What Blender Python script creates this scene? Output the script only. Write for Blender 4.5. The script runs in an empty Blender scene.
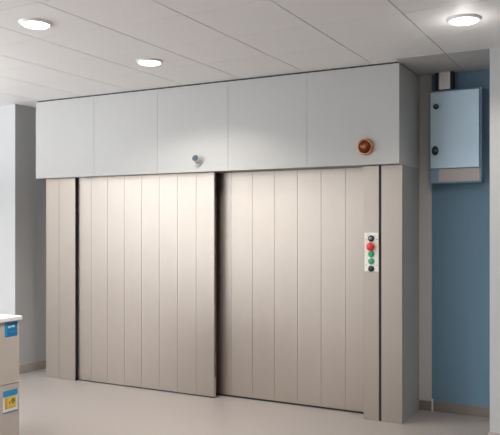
import bpy, bmesh, math
from mathutils import Vector, Matrix
C = bpy.context.scene.collection
sc = bpy.context.scene

# ------------------------------------------------------------------ materials
def new_mat(name):
    m = bpy.data.materials.new(name); m.use_nodes = True
    return m, m.node_tree, m.node_tree.nodes['Principled BSDF']

def paint(name, col, rough=0.6, var=0.03, scale=6.0, bump=0.0, bscale=300.0, metallic=0.0, spec=0.5, coat=0.0):
    m, nt, b = new_mat(name)
    tc = nt.nodes.new('ShaderNodeTexCoord')
    n = nt.nodes.new('ShaderNodeTexNoise'); n.inputs['Scale'].default_value = scale; n.inputs['Detail'].default_value = 4
    nt.links.new(tc.outputs['Object'], n.inputs['Vector'])
    r = nt.nodes.new('ShaderNodeValToRGB')
    r.color_ramp.elements[0].color = (*[max(0, c*(1-var)) for c in col], 1)
    r.color_ramp.elements[1].color = (*[min(1, c*(1+var)) for c in col], 1)
    nt.links.new(n.outputs['Fac'], r.inputs['Fac']); nt.links.new(r.outputs['Color'], b.inputs['Base Color'])
    b.inputs['Roughness'].default_value = rough; b.inputs['Metallic'].default_value = metallic
    b.inputs['Specular IOR Level'].default_value = spec; b.inputs['Coat Weight'].default_value = coat
    if bump:
        n2 = nt.nodes.new('ShaderNodeTexNoise'); n2.inputs['Scale'].default_value = bscale
        nt.links.new(tc.outputs['Object'], n2.inputs['Vector'])
        bp = nt.nodes.new('ShaderNodeBump'); bp.inputs['Strength'].default_value = bump; bp.inputs['Distance'].default_value = 0.002
        nt.links.new(n2.outputs['Fac'], bp.inputs['Height']); nt.links.new(bp.outputs['Normal'], b.inputs['Normal'])
    return m

def brushed(name, col, rough=0.42, metallic=0.92, var=0.03):
    m, nt, b = new_mat(name)
    tc = nt.nodes.new('ShaderNodeTexCoord'); mp = nt.nodes.new('ShaderNodeMapping')
    mp.inputs['Scale'].default_value = (260, 260, 1.2)
    n = nt.nodes.new('ShaderNodeTexNoise'); n.inputs['Scale'].default_value = 1.0; n.inputs['Detail'].default_value = 3
    nt.links.new(tc.outputs['Object'], mp.inputs['Vector']); nt.links.new(mp.outputs['Vector'], n.inputs['Vector'])
    r = nt.nodes.new('ShaderNodeValToRGB')
    r.color_ramp.elements[0].color = (*[c*(1-var) for c in col], 1); r.color_ramp.elements[1].color = (*[min(1, c*(1+var)) for c in col], 1)
    nt.links.new(n.outputs['Fac'], r.inputs['Fac']); nt.links.new(r.outputs['Color'], b.inputs['Base Color'])
    mr = nt.nodes.new('ShaderNodeMapRange'); mr.inputs['To Min'].default_value = rough-0.05; mr.inputs['To Max'].default_value = rough+0.05
    nt.links.new(n.outputs['Fac'], mr.inputs['Value']); nt.links.new(mr.outputs['Result'], b.inputs['Roughness'])
    b.inputs['Metallic'].default_value = metallic
    return m

def emit(name, col, strength):
    m, nt, b = new_mat(name)
    b.inputs['Base Color'].default_value = (*col, 1); b.inputs['Emission Color'].default_value = (*col, 1)
    b.inputs['Emission Strength'].default_value = strength
    return m

M = {}
M['ceil'] = paint('ceiling_panel_white', (0.87, 0.86, 0.855), 0.55, 0.01)
M['alcove_shade'] = paint('ceiling_shade_grey', (0.52, 0.51, 0.50), 0.6, 0.01)  # ceiling colour darkened to carry the alcove's shade
M['ceil_gap'] = paint('ceiling_joint_dark', (0.05, 0.05, 0.05), 0.9)
M['wall_far'] = paint('wall_paint_far_grey', (0.50, 0.49, 0.48), 0.7)
M['wall_mid'] = paint('wall_paint_pale_grey', (0.52, 0.525, 0.53), 0.7, 0.012, 3, 0.05)
M['wall'] = paint('wall_paint_white', (0.66, 0.67, 0.68), 0.7, 0.012, 3, 0.05)
M['wall_grey'] = paint('wall_paint_grey', (0.50, 0.49, 0.48), 0.7, 0.012, 3, 0.05)
M['blue'] = paint('wall_paint_blue', (0.125, 0.225, 0.31), 0.55, 0.02, 3, 0.05)
M['floor'] = paint('vinyl_floor_beige', (0.30, 0.27, 0.253), 0.5, 0.02, 40, 0.0)
M['base'] = paint('skirting_taupe', (0.44, 0.38, 0.35), 0.5)
M['base_dark'] = paint('skirting_brown_dark', (0.20, 0.17, 0.15), 0.5)
M['white_trim'] = paint('trim_white', (0.75, 0.77, 0.8), 0.4)
M['fascia'] = paint('fascia_laminate', (0.475, 0.47, 0.46), 0.45, 0.008, 3)
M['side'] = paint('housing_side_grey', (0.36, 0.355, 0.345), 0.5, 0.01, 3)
M['steel'] = brushed('brushed_steel_warm', (0.415, 0.36, 0.316))
M['steel_post'] = brushed('brushed_steel_post', (0.40, 0.348, 0.306))
M['groove'] = paint('steel_groove_dark', (0.36, 0.32, 0.29), 0.5, metallic=0.6)
M['black'] = paint('black_rubber', (0.012, 0.012, 0.014), 0.6)
M['chrome'] = brushed('duct_steel', (0.8, 0.78, 0.76), 0.28, 1.0)
M['alu'] = brushed('aluminium_edge', (0.75, 0.74, 0.73), 0.35, 0.9)
M['box_blue'] = paint('cabinet_body_blue', (0.19, 0.30, 0.40), 0.45)
M['box_door'] = paint('cabinet_door_pale_blue', (0.55, 0.70, 0.82), 0.5, metallic=0.6)
M['plate_beige'] = paint('plate_beige', (0.47, 0.42, 0.39), 0.5)
M['navy'] = paint('lock_navy', (0.01, 0.02, 0.04), 0.35)
M['lock_face'] = paint('lock_face', (0.10, 0.17, 0.24), 0.3)
M['cp'] = paint('control_plate_cream', (0.80, 0.77, 0.71), 0.4)
M['red'] = paint('emergency_red', (0.72, 0.018, 0.012), 0.3)
M['green'] = paint('button_green', (0.0, 0.33, 0.15), 0.3)
M['blk_btn'] = paint('button_black', (0.012, 0.016, 0.025), 0.3)
M['keyface'] = paint('key_barrel', (0.35, 0.38, 0.42), 0.3, metallic=0.8)
M['ring_white'] = paint('lamp_ring_white', (0.8, 0.8, 0.8), 0.4)
M['cart'] = paint('cabinet_taupe', (0.50, 0.445, 0.405), 0.5)
M['cart_edge'] = paint('cabinet_edge_light', (0.55, 0.51, 0.48), 0.5)
M['cart_top'] = paint('worktop_white', (0.80, 0.80, 0.79), 0.3)
M['lab_blue'] = paint('label_blue', (0.01, 0.17, 0.38), 0.5)
M['lab_cyan'] = paint('label_bright_blue', (0.01, 0.27, 0.58), 0.5)
M['lab_yel'] = paint('label_yellow', (0.72, 0.55, 0.10), 0.5)
M['lab_orange'] = paint('label_orange', (0.65, 0.36, 0.04), 0.5)
M['lab_white'] = paint('label_white', (0.75, 0.78, 0.82), 0.5)
M['lab_dark'] = paint('label_print_dark', (0.24, 0.20, 0.08), 0.5)
M['lab_pale'] = paint('label_print_pale', (0.42, 0.66, 0.72), 0.5)
M['sensor_white'] = paint('sensor_white', (0.62, 0.62, 0.61), 0.4)
M['sensor_lens'] = paint('sensor_lens_blue', (0.045, 0.085, 0.125), 0.2)
M['amber_base'] = paint('beacon_base_copper', (0.66, 0.27, 0.115), 0.25, metallic=0.6)
M['bulb'] = paint('beacon_bulb', (0.9, 0.45, 0.22), 0.3)
m, nt, b = new_mat('beacon_amber_glass')
nt.nodes.remove(b)
tr = nt.nodes.new('ShaderNodeBsdfTransparent'); tr.inputs['Color'].default_value = (0.92, 0.58, 0.32, 1)
gl = nt.nodes.new('ShaderNodeBsdfGlossy'); gl.inputs['Roughness'].default_value = 0.08; gl.inputs['Color'].default_value = (1, 0.75, 0.55, 1)
fr = nt.nodes.new('ShaderNodeFresnel'); fr.inputs['IOR'].default_value = 1.7
mx = nt.nodes.new('ShaderNodeMixShader')
nt.links.new(fr.outputs[0], mx.inputs[0]); nt.links.new(tr.outputs[0], mx.inputs[1]); nt.links.new(gl.outputs[0], mx.inputs[2])
nt.links.new(mx.outputs[0], nt.nodes['Material Output'].inputs['Surface'])
M['amber'] = m
M['cup'] = paint('beacon_cup_dark', (0.17, 0.08, 0.035), 0.22, metallic=0.7)
m, nt, b = new_mat('window_glass')
b.inputs['Transmission Weight'].default_value = 1.0; b.inputs['Roughness'].default_value = 0.0; b.inputs['IOR'].default_value = 1.02
M['glass'] = m
M['lens'] = emit('lamp_diffuser', (1.0, 0.985, 0.96), 12.0)

# ------------------------------------------------------------------ mesh helpers
def box(bm, x0, x1, y0, y1, z0, z1, mi=0, skip=()):
    vs = [bm.verts.new(p) for p in ((x0,y0,z0),(x1,y0,z0),(x1,y1,z0),(x0,y1,z0),(x0,y0,z1),(x1,y0,z1),(x1,y1,z1),(x0,y1,z1))]
    for k, f in dict(b=(3,2,1,0), t=(4,5,6,7), f=(0,1,5,4), r=(1,2,6,5), k=(2,3,7,6), l=(3,0,4,7)).items():
        if k in skip: continue
        fc = bm.faces.new([vs[i] for i in f]); fc.material_index = mi

def lathe(bm, prof, seg=32, mat=Matrix.Identity(4), mi=0, cap0=True, cap1=True):
    """prof = [(r, z)...] round local Z, then moved by mat"""
    rings = []
    for r, z in prof:
        if r < 1e-6: rings.append([bm.verts.new(mat @ Vector((0, 0, z)))])
        else: rings.append([bm.verts.new(mat @ Vector((r*math.cos(2*math.pi*i/seg), r*math.sin(2*math.pi*i/seg), z))) for i in range(seg)])
    fs = []
    for a, c in zip(rings, rings[1:]):
        for i in range(seg):
            j = (i+1) % seg
            if len(a) == 1 and len(c) == 1: continue
            if len(a) == 1: fs.append(bm.faces.new([a[0], c[i], c[j]]))
            elif len(c) == 1: fs.append(bm.faces.new([a[j], a[i], c[0]]))
            else: fs.append(bm.faces.new([a[j], a[i], c[i], c[j]]))
    if cap0 and len(rings[0]) > 1: fs.append(bm.faces.new(rings[0]))
    if cap1 and len(rings[-1]) > 1: fs.append(bm.faces.new(list(reversed(rings[-1]))))
    for f in fs: f.material_index = mi; f.smooth = True

def obj(name, bm, mats, parent=None, bevel=0.0, seg=2, smooth=False, loc=None):
    me = bpy.data.meshes.new(name)
    bmesh.ops.recalc_face_normals(bm, faces=bm.faces)
    bm.to_mesh(me); bm.free()
    for mm in (mats if isinstance(mats, (list, tuple)) else [mats]): me.materials.append(mm)
    o = bpy.data.objects.new(name, me); C.objects.link(o)
    if parent is not None:
        o.parent = parent; o.location = -parent.location if loc is None else loc
    elif loc is not None: o.location = loc
    if bevel:
        b = o.modifiers.new('edge', 'BEVEL'); b.width = bevel; b.segments = seg; b.limit_method = 'ANGLE'; b.angle_limit = math.radians(50)
    return o

def boxes(name, lst, mats, parent=None, bevel=0.0, seg=2):
    bm = bmesh.new()
    for q in lst: box(bm, *q)
    return obj(name, bm, mats, parent, bevel, seg)

def thing(name, label, cat, loc, group=None):
    o = bpy.data.objects.new(name, None); C.objects.link(o)
    o.location = loc; o.empty_display_size = 0.1
    o['label'] = label; o['category'] = cat; o['kind'] = 'thing'
    if group: o['group'] = group
    return o

def struct(o, label, cat):
    o['kind'] = 'structure'; o['label'] = label; o['category'] = cat
    return o

# facing the room (-Y): local Z of a lathe becomes world -Y
def face_room(x, y, z): return Matrix.Translation((x, y, z)) @ Matrix.Rotation(math.pi/2, 4, 'X')

# ------------------------------------------------------------------ dimensions
H = 2.912
YF = 5.595            # fascia front
YJ = 5.687            # jamb fronts
YB = 6.21             # wall behind
XR = -1.637           # right end of door housing
XLF = -5.535          # left end of fascia
XW = -5.855           # left recess side wall
RX0, RX1, RY0 = -8.5, 3.5, -3.5
PX, PY = -0.925, 5.485   # pillar at right

# ------------------------------------------------------------------ room
struct(boxes('floor', [(RX0-0.1, RX1+0.1, RY0-0.1, YB+0.3, -0.1, 0)], M['floor']), 'beige grey vinyl floor in front of the sliding door', 'floor')

# ceiling: 605 mm metal panels, clear joints along the room and hairline cross joints
bm = bmesh.new()
xs = [-1.2515 + 0.6045*k for k in range(-13, 9)]
ys = [4.333 + 0.6*k for k in range(-14, 5)]
for xa, xb in zip(xs, xs[1:]):
    for ya, yb in zip(ys, ys[1:]):
        x0, x1, y0, y1 = xa+0.0042, xb-0.0042, ya+0.003, yb-0.003
        x0, x1, y0, y1 = max(x0, RX0), min(x1, RX1), max(y0, RY0), min(y1, YB+0.1)
        if x1-x0 < .02 or y1-y0 < .02: continue
        box(bm, x0, x1, y0, y1, H, H+0.012, 0, ('t',))
box(bm, RX0-0.1, RX1+0.1, RY0-0.1, YB+0.3, H+0.014, H+0.1, 1)
struct(obj('ceiling', bm, [M['ceil'], M['ceil_gap']]), 'white suspended ceiling of square metal panels', 'ceiling')

struct(boxes('ceiling_alcove_shade', [(XR+0.002, -1.2535, PY+0.004, YB+0.0115, H-0.005, H-0.0008), (-1.2495, PX-0.001, PY+0.004, YB+0.0115, H-0.005, H-0.0008)], M['alcove_shade']), 'ceiling strip over the narrow blue alcove, shade put into its grey', 'ceiling')  # added overlay, the alcove's shade is painted into its grey
# walls
struct(boxes('wall_left', [(RX0-0.1, XW, YF+0.02, YB+0.1, 0, H)], M['wall_mid']), 'white wall block left of the door housing', 'wall')
struct(boxes('wall_back', [(XW, -1.531, YB, YB+0.12, 0, H)], M['wall_grey']), 'grey wall behind the door housing, seen beside the blue wall', 'wall')
struct(boxes('wall_alcove', [(-1.531, PX, YB+0.012, YB+0.12, 0, H)], M['blue']), 'blue painted wall at the back of the narrow alcove', 'wall')
struct(boxes('wall_right', [(PX, RX1+0.1, PY, YB+0.12, 0, H)], M['wall_mid']), 'pale wall end right of the blue alcove', 'wall')
struct(boxes('wall_east', [(RX1, RX1+0.1, RY0, PY, 0, H)], M['wall']), 'white side wall of the room behind the camera', 'wall')
SX0, SX1 = -8.2, -4.9
struct(boxes('wall_south', [(RX0-0.1, SX0, RY0-0.1, RY0, 0, H), (SX1, RX1+0.1, RY0-0.1, RY0, 0, H), (SX0, SX1, RY0-0.1, RY0, 0, 1.25), (SX0, SX1, RY0-0.1, RY0, 2.8, H)], M['wall_far']), 'white wall of the room behind the camera', 'wall')
WY0, WY1, WZ0, WZ1 = -3.4, 1.2, 1.25, 2.8
struct(boxes('wall_west', [(RX0-0.1, RX0, RY0, WY0, 0, H), (RX0-0.1, RX0, WY1, YF+0.02, 0, H),
        (RX0-0.1, RX0, WY0, WY1, 0, WZ0), (RX0-0.1, RX0, WY0, WY1, WZ1, H)], M['wall_far']), 'white wall with the window, out of the picture', 'wall')
win = struct(boxes('window_1', [(RX0-0.08, RX0-0.02, WY0, WY0+0.05, WZ0, WZ1), (RX0-0.08, RX0-0.02, WY1-0.05, WY1, WZ0, WZ1),
        (RX0-0.08, RX0-0.02, WY0, WY1, WZ0, WZ0+0.05), (RX0-0.08, RX0-0.02, WY0, WY1, WZ1-0.05, WZ1),
        (RX0-0.08, RX0-0.02, -1.125, -1.075, WZ0, WZ1)], M['white_trim']), 'white framed window out of the picture', 'window')

struct(boxes('fill_window', [(SX0, SX0+0.05, RY0-0.08, RY0-0.02, 1.25, 2.8), (SX1-0.05, SX1, RY0-0.08, RY0-0.02, 1.25, 2.8), (SX0, SX1, RY0-0.08, RY0-0.02, 1.25, 1.3),
        (SX0, SX1, RY0-0.08, RY0-0.02, 2.75, 2.8), (-6.575, -6.525, RY0-0.08, RY0-0.02, 1.25, 2.8)], M['white_trim']), 'unseen white framed window added to brighten the right door leaf', 'window')  # added window, put in to brighten the right leaf and front
# baseboards
bh = 0.085
struct(boxes('baseboard_left', [(RX0, XW+0.008, YF+0.012, YF+0.02, 0, bh), (XW, XW+0.008, YF+0.012, YB, 0, bh)], M['base']), 'taupe skirting round the left wall block', 'skirting')
struct(boxes('baseboard_back', [(XR+0.002, -1.531, YB-0.008, YB, 0, bh)], M['base_dark']), 'brown skirting under the narrow grey wall strip', 'skirting')
struct(boxes('baseboard_alcove', [(-1.518, PX-0.002, YB+0.003, YB+0.012, 0, bh)], M['base_dark']), 'dark brown skirting under the blue wall', 'skirting')
struct(boxes('baseboard_right', [(PX-0.008, RX1, PY-0.008, PY, 0, bh)], M['base']), 'taupe skirting under the pale wall end', 'skirting')
struct(boxes('trim_1', [(-1.530, -1.519, YB-0.006, YB+0.0115, 0, 0.105)], M['white_trim'], bevel=0.001), 'short white end piece of skirting at the corner of the blue wall', 'trim')

# ------------------------------------------------------------------ door housing: fascia over the doors
hs = thing('door_fascia', 'pale grey panelled fascia box running above the steel sliding doors', 'fascia', (XLF, YF, 2.1))
FB, FT = 2.098, H-0.014
seams = [XLF, -4.752, -3.98, -3.207, -2.435, XR]
for a, c in zip(seams, seams[1:]):
    boxes('front_panel', [(a+(0.001 if a != XLF else 0), c-(0.001 if c != XR else 0), YF, YF+0.02, FB, FT)], M['fascia'], hs, 0.0008)
boxes('side_panel', [(XR-0.02, XR, YF+0.0205, YB-0.001, FB, FT)], M['fascia'], hs)
boxes('side_panel', [(XLF, XLF+0.02, YF+0.0205, YB-0.001, FB, FT)], M['fascia'], hs)
boxes('bottom_panel', [(XLF+0.0205, XR-0.0205, YF+0.0205, YB-0.001, FB+0.004, FB+0.012)], M['side'], hs)
boxes('shadow_gap_strip', [(XLF+0.012, XR-0.012, YF+0.012, YF+0.02, FT+0.0005, H-0.0005), (XR-0.02, XR-0.012, YF+0.021, YB-0.002, FT+0.0005, H-0.0005)], M['black'], hs)

# ------------------------------------------------------------------ door leaves (vertical steel planks)
def leaf(name, x0, x1, y, th, seam_xs, z0, z1, label):
    bm = bmesh.new()
    edges = [x0] + [s for s in seam_xs if x0 < s < x1] + [x1]
    g = 0.0006
    for i, (a, c) in enumerate(zip(edges, edges[1:])):
        box(bm, a+(g if i else 0), c-(g if i < len(edges)-2 else 0), y, y+0.012, z0, z1)
    box(bm, x0+0.001, x1-0.001, y+0.0122, y+th, z0, z1, 1)
    o = obj(name, bm, [M['steel'], M['groove']], None, 0.0008, 2)
    return struct(o, label, 'sliding door')
ls = sorted(-3.414-0.2115*k for k in range(1, 9))
d1 = leaf('door_1', -5.12, -3.430, 5.722, 0.036, ls, 0.012, FB+0.002, 'left brushed steel sliding door leaf of vertical planks, overlapping the other leaf')
boxes('bottom_rail', [(-5.044, -3.432, 5.726, 5.755, 0.003, 0.0115)], M['black'], d1)
boxes('edge_trim', [(-3.4295, -3.4265, 5.7225, 5.7575, 0.013, FB)], M['steel_post'], d1)
boxes('edge_guide', [(-3.4263, -3.420, 5.729, 5.741, 0.004, 0.19)], M['alu'], d1, 0.001)
rs = [-3.312+0.2266*k for k in range(0, 7)]
d2 = leaf('door_2', -3.60, -1.90, 5.836, 0.05, rs, 0.018, FB+0.002, 'right brushed steel sliding door leaf set back behind the left leaf')
boxes('bottom_rail', [(-3.59, -1.91, 5.841, 5.88, 0.002, 0.0175)], M['black'], d2)

# ------------------------------------------------------------------ door posts
lp = thing('door_post', 'brushed steel post at the left end, between grey wall and black seal', 'door post', (-5.28, 5.75, 0))
boxes('front_panel', [(-5.479, -5.3, YJ, YJ+0.02, 0, FB+0.002), (-5.298, -5.079, YJ, YJ+0.02, 0, FB+0.002)], M['steel_post'], lp, 0.001)
boxes('side_panel', [(-5.478, -5.46, YJ+0.0205, YB-0.001, 0, FB+0.002)], M['steel_post'], lp)
boxes('seal', [(-5.0785, -5.071, YJ+0.001, 5.712, 0.002, FB+0.002)], M['black'], lp)
rp = thing('door_post', 'brushed steel post at the right end carrying the push button panel', 'door post', (-1.80, 5.75, 0))
boxes('inner_panel', [(-1.966, -1.832, YJ-0.002, YJ+0.10, 0, FB)], M['steel_post'], rp, 0.003, 3)
boxes('seal', [(-1.8318, -1.8132, YJ+0.003, YJ+0.05, 0, FB+0.002)], M['black'], rp)
boxes('corner_panel', [(-1.813, XR, YJ, YJ+0.018, 0, FB-0.0005)], M['steel_post'], rp, 0.003, 3)
boxes('side_panel', [(XR-0.018, XR-0.001, YJ+0.0185, YB-0.001, 0, FB-0.0005)], M['side'], rp)

# ------------------------------------------------------------------ control panel
cx0, cx1, cz0, cz1 = -1.955, -1.834, 1.225, 1.546
yp = YJ-0.002
cp = thing('control_panel', 'cream push button panel with red, green and black buttons on steel post', 'control panel', (-1.8975, yp, cz0))
boxes('plate', [(cx0, cx1, yp-0.006, yp-0.0003, cz0, cz1)], M['cp'], cp, 0.002)
bx = -1.896
def button(name, z, r, mat, mush=False, face=None):
    bm = bmesh.new()
    yb = yp-0.006
    if mush: prof = [(r*0.62, 0.0), (r*0.62, 0.016), (r*0.96, 0.018), (r, 0.024), (r*0.93, 0.031), (r*0.6, 0.036), (0, 0.038)]
    else: prof = [(r, 0.0), (r, 0.007), (r*0.9, 0.010), (r*0.55, 0.0112), (0, 0.0115)]
    lathe(bm, prof, 28, face_room(bx, yb, z))
    o = obj(name, bm, mat, cp)
    return o
k = button('key_switch', 1.4975, 0.0265, M['blk_btn'])
bm = bmesh.new(); lathe(bm, [(0.013, 0), (0.013, 0.004), (0.011, 0.006), (0, 0.006)], 20, face_room(bx, yp-0.0172, 1.4975))
box(bm, bx-0.002, bx+0.002, yp-0.027, yp-0.0235, 1.489, 1.506, 1)
kf = obj('key_barrel', bm, [M['keyface'], M['blk_btn']]); kf.parent = k
button('emergency_button', 1.431, 0.035, M['red'], True)['label'] = 'red mushroom emergency stop button'
button('push_button', 1.3705, 0.0255, M['green'])['label'] = 'upper green push button'
button('push_button', 1.310, 0.0255, M['green'])['label'] = 'lower green push button'
button('push_button', 1.249, 0.0255, M['blk_btn'])['label'] = 'black push button'
for sx in (-0.043, 0.046):
    for z in (1.489, 1.277):
        bm = bmesh.new(); lathe(bm, [(0.0048, 0), (0.0048, 0.0015), (0.003, 0.0022), (0, 0.0022)], 12, face_room(bx+sx, yp-0.006, z))
        obj('screw', bm, M['keyface'], cp)
# engraved arc of tick marks round the key switch
bm = bmesh.new()
for a in (150, 125, 90, 55, 30):
    ra = math.radians(a)
    p = Vector((bx+0.036*math.cos(ra), 0, 1.4975+0.036*math.sin(ra)))
    box(bm, p.x-0.0035, p.x+0.0035, yp-0.0066, yp-0.006, p.z-0.0018, p.z+0.0018)
obj('marking', bm, M['keyface'], cp)

# ------------------------------------------------------------------ amber beacon
bc = thing('warning_beacon', 'round amber warning lamp with copper rim on the grey fascia', 'beacon', (-1.915, YF, 2.243))
R = 0.068
F = face_room(-1.915, YF, 2.243)
bm = bmesh.new(); lathe(bm, [(R*0.97, 0.0003), (R, 0.008), (R*0.99, 0.020), (R*0.93, 0.028), (R*0.84, 0.032), (R*0.76, 0.029), (R*0.73, 0.020), (R*0.72, 0.0045), (0, 0.004)], 48, F)
obj('base', bm, M['amber_base'], bc)
bm = bmesh.new(); lathe(bm, [(R*0.715, 0.019), (R*0.66, 0.010), (R*0.4, 0.006), (0, 0.0055)], 40, F, cap0=False)
obj('reflector', bm, M['cup'], bc)
bm = bmesh.new()
prof = [(R*0.745*math.cos(t), 0.0265+R*0.60*math.sin(t)) for t in [i*math.pi/2/12 for i in range(12)]]+[(0, 0.0265+R*0.60)]
lathe(bm, prof, 48, F, cap0=False)
obj('dome', bm, M['amber'], bc)
bm = bmesh.new(); lathe(bm, [(0.009, 0.0085), (0.009, 0.02), (0.016, 0.03), (0.017, 0.038), (0.012, 0.047), (0, 0.05)], 20, F)
obj('bulb', bm, M['bulb'], bc)

# ------------------------------------------------------------------ small detector on fascia
sn = thing('motion_detector', 'small white detector with blue grey lens low on the grey fascia', 'detector', (-3.515, YF, 2.19))
F = face_room(-3.512, YF, 2.196)
bm = bmesh.new(); lathe(bm, [(0.040, 0.0003), (0.040, 0.010), (0.037, 0.014), (0, 0.0145)], 32, F)
obj('base', bm, M['sensor_white'], sn)
G = Matrix.Translation((-3.514, YF-0.012, 2.20)) @ Matrix.Rotation(math.radians(70), 4, 'X')
bm = bmesh.new(); lathe(bm, [(0.034, 0.0), (0.035, 0.03), (0.033, 0.052), (0.029, 0.056), (0.024, 0.0565), (0, 0.0565)], 32, G)
obj('housing', bm, M['sensor_white'], sn)
bm = bmesh.new(); lathe(bm, [(0.0285, 0.0567), (0.0285, 0.061), (0.022, 0.0665), (0.010, 0.069), (0, 0.0695)], 28, G)
obj('lens', bm, M['sensor_lens'], sn)

# ------------------------------------------------------------------ ceiling lights
def ceiling_light(x, y, label):
    t = thing('ceiling_light', label, 'ceiling light', (x, y, H), 'round ceiling lights')
    bm = bmesh.new()
    lathe(bm, [(0.106, -0.0004), (0.106, -0.005), (0.1, -0.014), (0.094, -0.017), (0.0845, -0.016), (0.0845, -0.012)], 48, Matrix.Identity(4), cap0=True, cap1=False)
    obj('ring', bm, M['ring_white'], t, loc=(0, 0, 0))
    bm = bmesh.new()
    lathe(bm, [(0.0842, -0.0125), (0.0842, -0.016), (0.079, -0.021), (0.06, -0.026), (0.0, -0.028)], 48, Matrix.Identity(4), cap0=True)
    obj('diffuser', bm, M['lens'], t, loc=(0, 0, 0))
    return t
ceiling_light(-3.395, 3.43, 'round glowing ceiling light farthest in front of the doors, above the taupe cabinet')
ceiling_light(-3.385, 4.655, 'round ceiling light above the left door leaf, nearest to the fascia seams')
ceiling_light(-0.94, 4.64, 'round ceiling light in front of the blue alcove, above the electrical cabinet')

def lamp(x, y, power, col=(1, 0.95, 0.88), size=0.18, z=H-0.03, spread=136):
    l = bpy.data.lights.new('downlight', 'AREA'); l.shape = 'DISK'; l.size = size; l.energy = power; l.color = col; l.spread = math.radians(spread)
    o = bpy.data.objects.new('downlight', l); C.objects.link(o); o.location = (x, y, z)
    return o
LP = 20
for (x, y) in ((-3.395, 3.43), (-3.385, 4.655)): lamp(x, y, LP)
lamp(-5.8, 3.43, 12)
lamp(-0.94, 4.64, LP*0.5); lamp(-0.94, 3.43, LP*0.25); lamp(1.48, 3.43, 11); lamp(1.48, 0.99, 8)
for x in (-5.8, -3.39):
    for y in (-1.44, 0.99): lamp(x, y, 5)
pl = bpy.data.lights.new('lamp_glow', 'POINT'); pl.energy = 1.3; pl.shadow_soft_size = 0.05; pl.color = (1, 0.97, 0.93)
po = bpy.data.objects.new('lamp_glow', pl); C.objects.link(po); po.location = (-0.94, 4.64, H-0.12)
# added fill light aimed upward to brighten the ceiling, no real fitting there
def add_ceiling_fill(x, y, sx, sy, power):
    l = bpy.data.lights.new('ceiling_fill', 'AREA'); l.shape = 'RECTANGLE'; l.size = sx; l.size_y = sy; l.energy = power; l.color = (0.95, 0.98, 1.0)
    o = bpy.data.objects.new('ceiling_fill', l); C.objects.link(o); o.location = (x, y, 2.0); o.rotation_euler = (math.pi, 0, 0)
add_ceiling_fill(-6.4, 0.9, 0.4, 5.6, 305)
# daylight through the window
l = bpy.data.lights.new('window_daylight_and_fill', 'AREA'); l.shape = 'RECTANGLE'; l.size = WZ1-WZ0-0.1; l.size_y = WY1-WY0-0.1
l.energy = 120; l.color = (0.88, 0.95, 1.0)
o = bpy.data.objects.new('window_daylight_and_fill', l); C.objects.link(o); o.location = (RX0-0.015, (WY0+WY1)/2, (WZ0+WZ1)/2)
o.rotation_euler = (0, -math.pi/2, 0)

l = bpy.data.lights.new('window_daylight_and_fill', 'AREA'); l.shape = 'RECTANGLE'; l.size = SX1-SX0-0.1; l.size_y = 1.45; l.energy = 62; l.color = (0.9, 0.96, 1.0)
o = bpy.data.objects.new('window_daylight_and_fill', l); C.objects.link(o); o.location = ((SX0+SX1)/2, RY0-0.015, 2.025); o.rotation_euler = (math.pi/2, 0, 0)  # fill light for the added south window

# ------------------------------------------------------------------ electrical cabinet in the alcove
ex0, ex1, ey = -1.522, -1.096, 6.12
ez0, ez1 = 1.962, 2.748
ec = thing('electrical_cabinet', 'pale blue electrical cabinet with two dark locks on the blue wall', 'electrical cabinet', ((ex0+ex1)/2, 6.15, ez0))
boxes('body', [(ex0, ex1, ey, YB+0.0115, ez0, ez1)], M['box_blue'], ec, 0.003)
dr = boxes('door', [(ex0+0.006, ex1-0.018, ey-0.016, ey-0.0005, 2.088, ez1-0.014)], M['box_door'], ec, 0.003)
for nm, z, rx, rz in (('lock', 2.61, 0.023, 0.023), ('handle', 2.238, 0.028, 0.040)):
    bm = bmesh.new()
    F = Matrix.Translation((-1.466 if nm == 'lock' else -1.474, ey-0.0163, z)) @ Matrix.Rotation(math.pi/2, 4, 'X') @ Matrix.Diagonal((rx, rz, 1, 1))
    lathe(bm, [(1, 0), (1, 0.008), (0.85, 0.013), (0.6, 0.014), (0, 0.014)], 28, F)
    o = obj(nm, bm, M['navy']); o.parent = dr
    fx = -1.466 if nm == 'lock' else -1.474
    bm = bmesh.new(); 
    if nm == 'lock': lathe(bm, [(0.011, 0.0142), (0.011, 0.018), (0, 0.019)], 16, face_room(fx+0.003, ey-0.0163, z+0.004))
    else: box(bm, fx-0.004, fx+0.024, ey-0.036, ey-0.0305, z-0.006, z+0.006)
    c = obj('key_barrel' if nm == 'lock' else 'grip', bm, M['lock_face']); c.parent = dr
boxes('cover_plate', [(ex0+0.075, ex1-0.016, ey-0.006, ey-0.0005, ez0+0.012, 2.081)], M['plate_beige'], ec, 0.0015)

# duct from the cabinet up to the ceiling
cd = thing('cable_duct', 'bright steel cable duct between dark edges, rising from cabinet to ceiling', 'cable duct', (-1.40, 6.15, ez1))
boxes('channel', [(-1.486, -1.336, 6.150, YB+0.0115, ez1+0.001, H-0.001)], M['black'], cd)
boxes('cover', [(-1.452, -1.358, 6.138, 6.1497, ez1+0.012, H-0.001)], M['chrome'], cd, 0.002)

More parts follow.
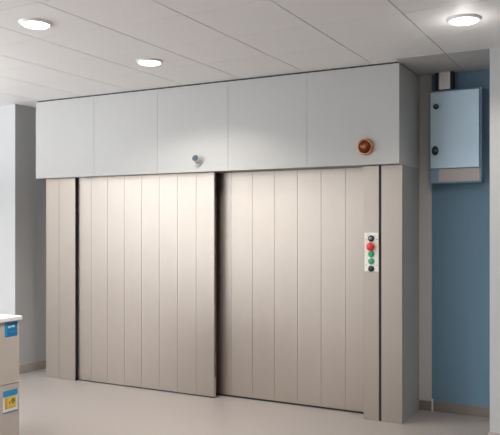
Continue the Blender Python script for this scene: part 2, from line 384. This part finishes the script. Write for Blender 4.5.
# ------------------------------------------------------------------ taupe drawer cabinet, front left
KX, KY, KH = -4.092, 3.97, 0.92     # +X face, far face, top
kc = thing('drawer_cabinet', 'taupe drawer cabinet with white worktop and two coloured labels', 'cabinet', (KX-0.3, KY-0.4, 0))
K0, KW = 3.17, 0.6
boxes('body', [(KX-KW, KX-0.02, K0, KY, 0.0, KH-0.03)], M['cart_edge'], kc)
boxes('worktop', [(KX-KW-0.01, KX+0.012, K0-0.012, KY+0.016, KH-0.0298, KH)], M['cart_top'], kc, 0.003)
df = boxes('drawer', [(KX-0.0198, KX, K0+0.002, KY-0.003, 0.425, KH-0.034)], M['cart'], kc, 0.0015)
dg = boxes('drawer', [(KX-0.0198, KX, K0+0.002, KY-0.003, 0.006, 0.420)], M['cart'], kc, 0.0015)
def label_(name, parent, ya, yb, za, zb, rects):
    """ rects: (u0,u1,v0,v1,material index) in fractions, drawn on a thin sticker """
    bm = bmesh.new(); mats = [M['lab_blue'], M['lab_cyan'], M['lab_yel'], M['lab_orange'], M['lab_white'], M['lab_dark'], M['lab_pale']]
    for i, (u0, u1, v0, v1, mi) in enumerate(rects):
        e = 0.0008+0.0003*i
        box(bm, KX+0.0003, KX+e, ya+(yb-ya)*u0, ya+(yb-ya)*u1, za+(zb-za)*v0, za+(zb-za)*v1, mi)
    o = obj(name, bm, mats); o.parent = parent; o.location = (0, 0, 0); o.matrix_parent_inverse = Matrix.Identity(4)
    o.location = (0, 0, 0)
    return o
LAB = [('label_sticker', df), ('label_sticker', dg)]
l1 = label_('label_sticker', df, KY-0.147, KY-0.024, 0.775, 0.884, [(0, 1, 0, 1, 0), (0, 0.2, 0, 1, 1), (0.26, 0.46, 0.6, 0.74, 6), (0.52, 0.78, 0.62, 0.76, 6), (0.28, 0.85, 0.3, 0.36, 1)])
l1['label'] = 'blue label with pale print'
l2 = label_('label_sticker', dg, KY-0.163, KY-0.024, 0.215, 0.377, [(0, 1, 0, 1, 4), (0, 1, 0.72, 1, 1), (0.10, 0.93, 0.16, 0.72, 2), (0.13, 0.30, 0.18, 0.66, 3), (0.42, 0.50, 0.34, 0.50, 5), (0.56, 0.84, 0.42, 0.56, 5), (0.62, 0.76, 0.35, 0.61, 5), (0.36, 0.80, 0.24, 0.265, 3), (0, 1, 0, 0.04, 0)])
l2['label'] = 'yellow label with blue top band'

# ------------------------------------------------------------------ world, camera, view
w = bpy.data.worlds.new('World'); sc.world = w; w.use_nodes = True
bg = w.node_tree.nodes['Background']; bg.inputs['Color'].default_value = (0.8, 0.9, 1, 1); bg.inputs['Strength'].default_value = 1.0
cam = bpy.data.cameras.new('Camera'); co = bpy.data.objects.new('Camera', cam); C.objects.link(co)
cam.sensor_fit = 'HORIZONTAL'; cam.sensor_width = 36; cam.lens = 717/500*36
cam.shift_y = 8.5/500
co.location = (0, 0, 1.6); co.rotation_euler = (math.pi/2, 0, math.radians(28.061))
cam.clip_start = 0.05
sc.camera = co
vs = sc.view_settings
vs.view_transform = 'Standard'; vs.look = 'None'; vs.exposure = 0.15; vs.gamma = 1.0; vs.use_curve_mapping = False
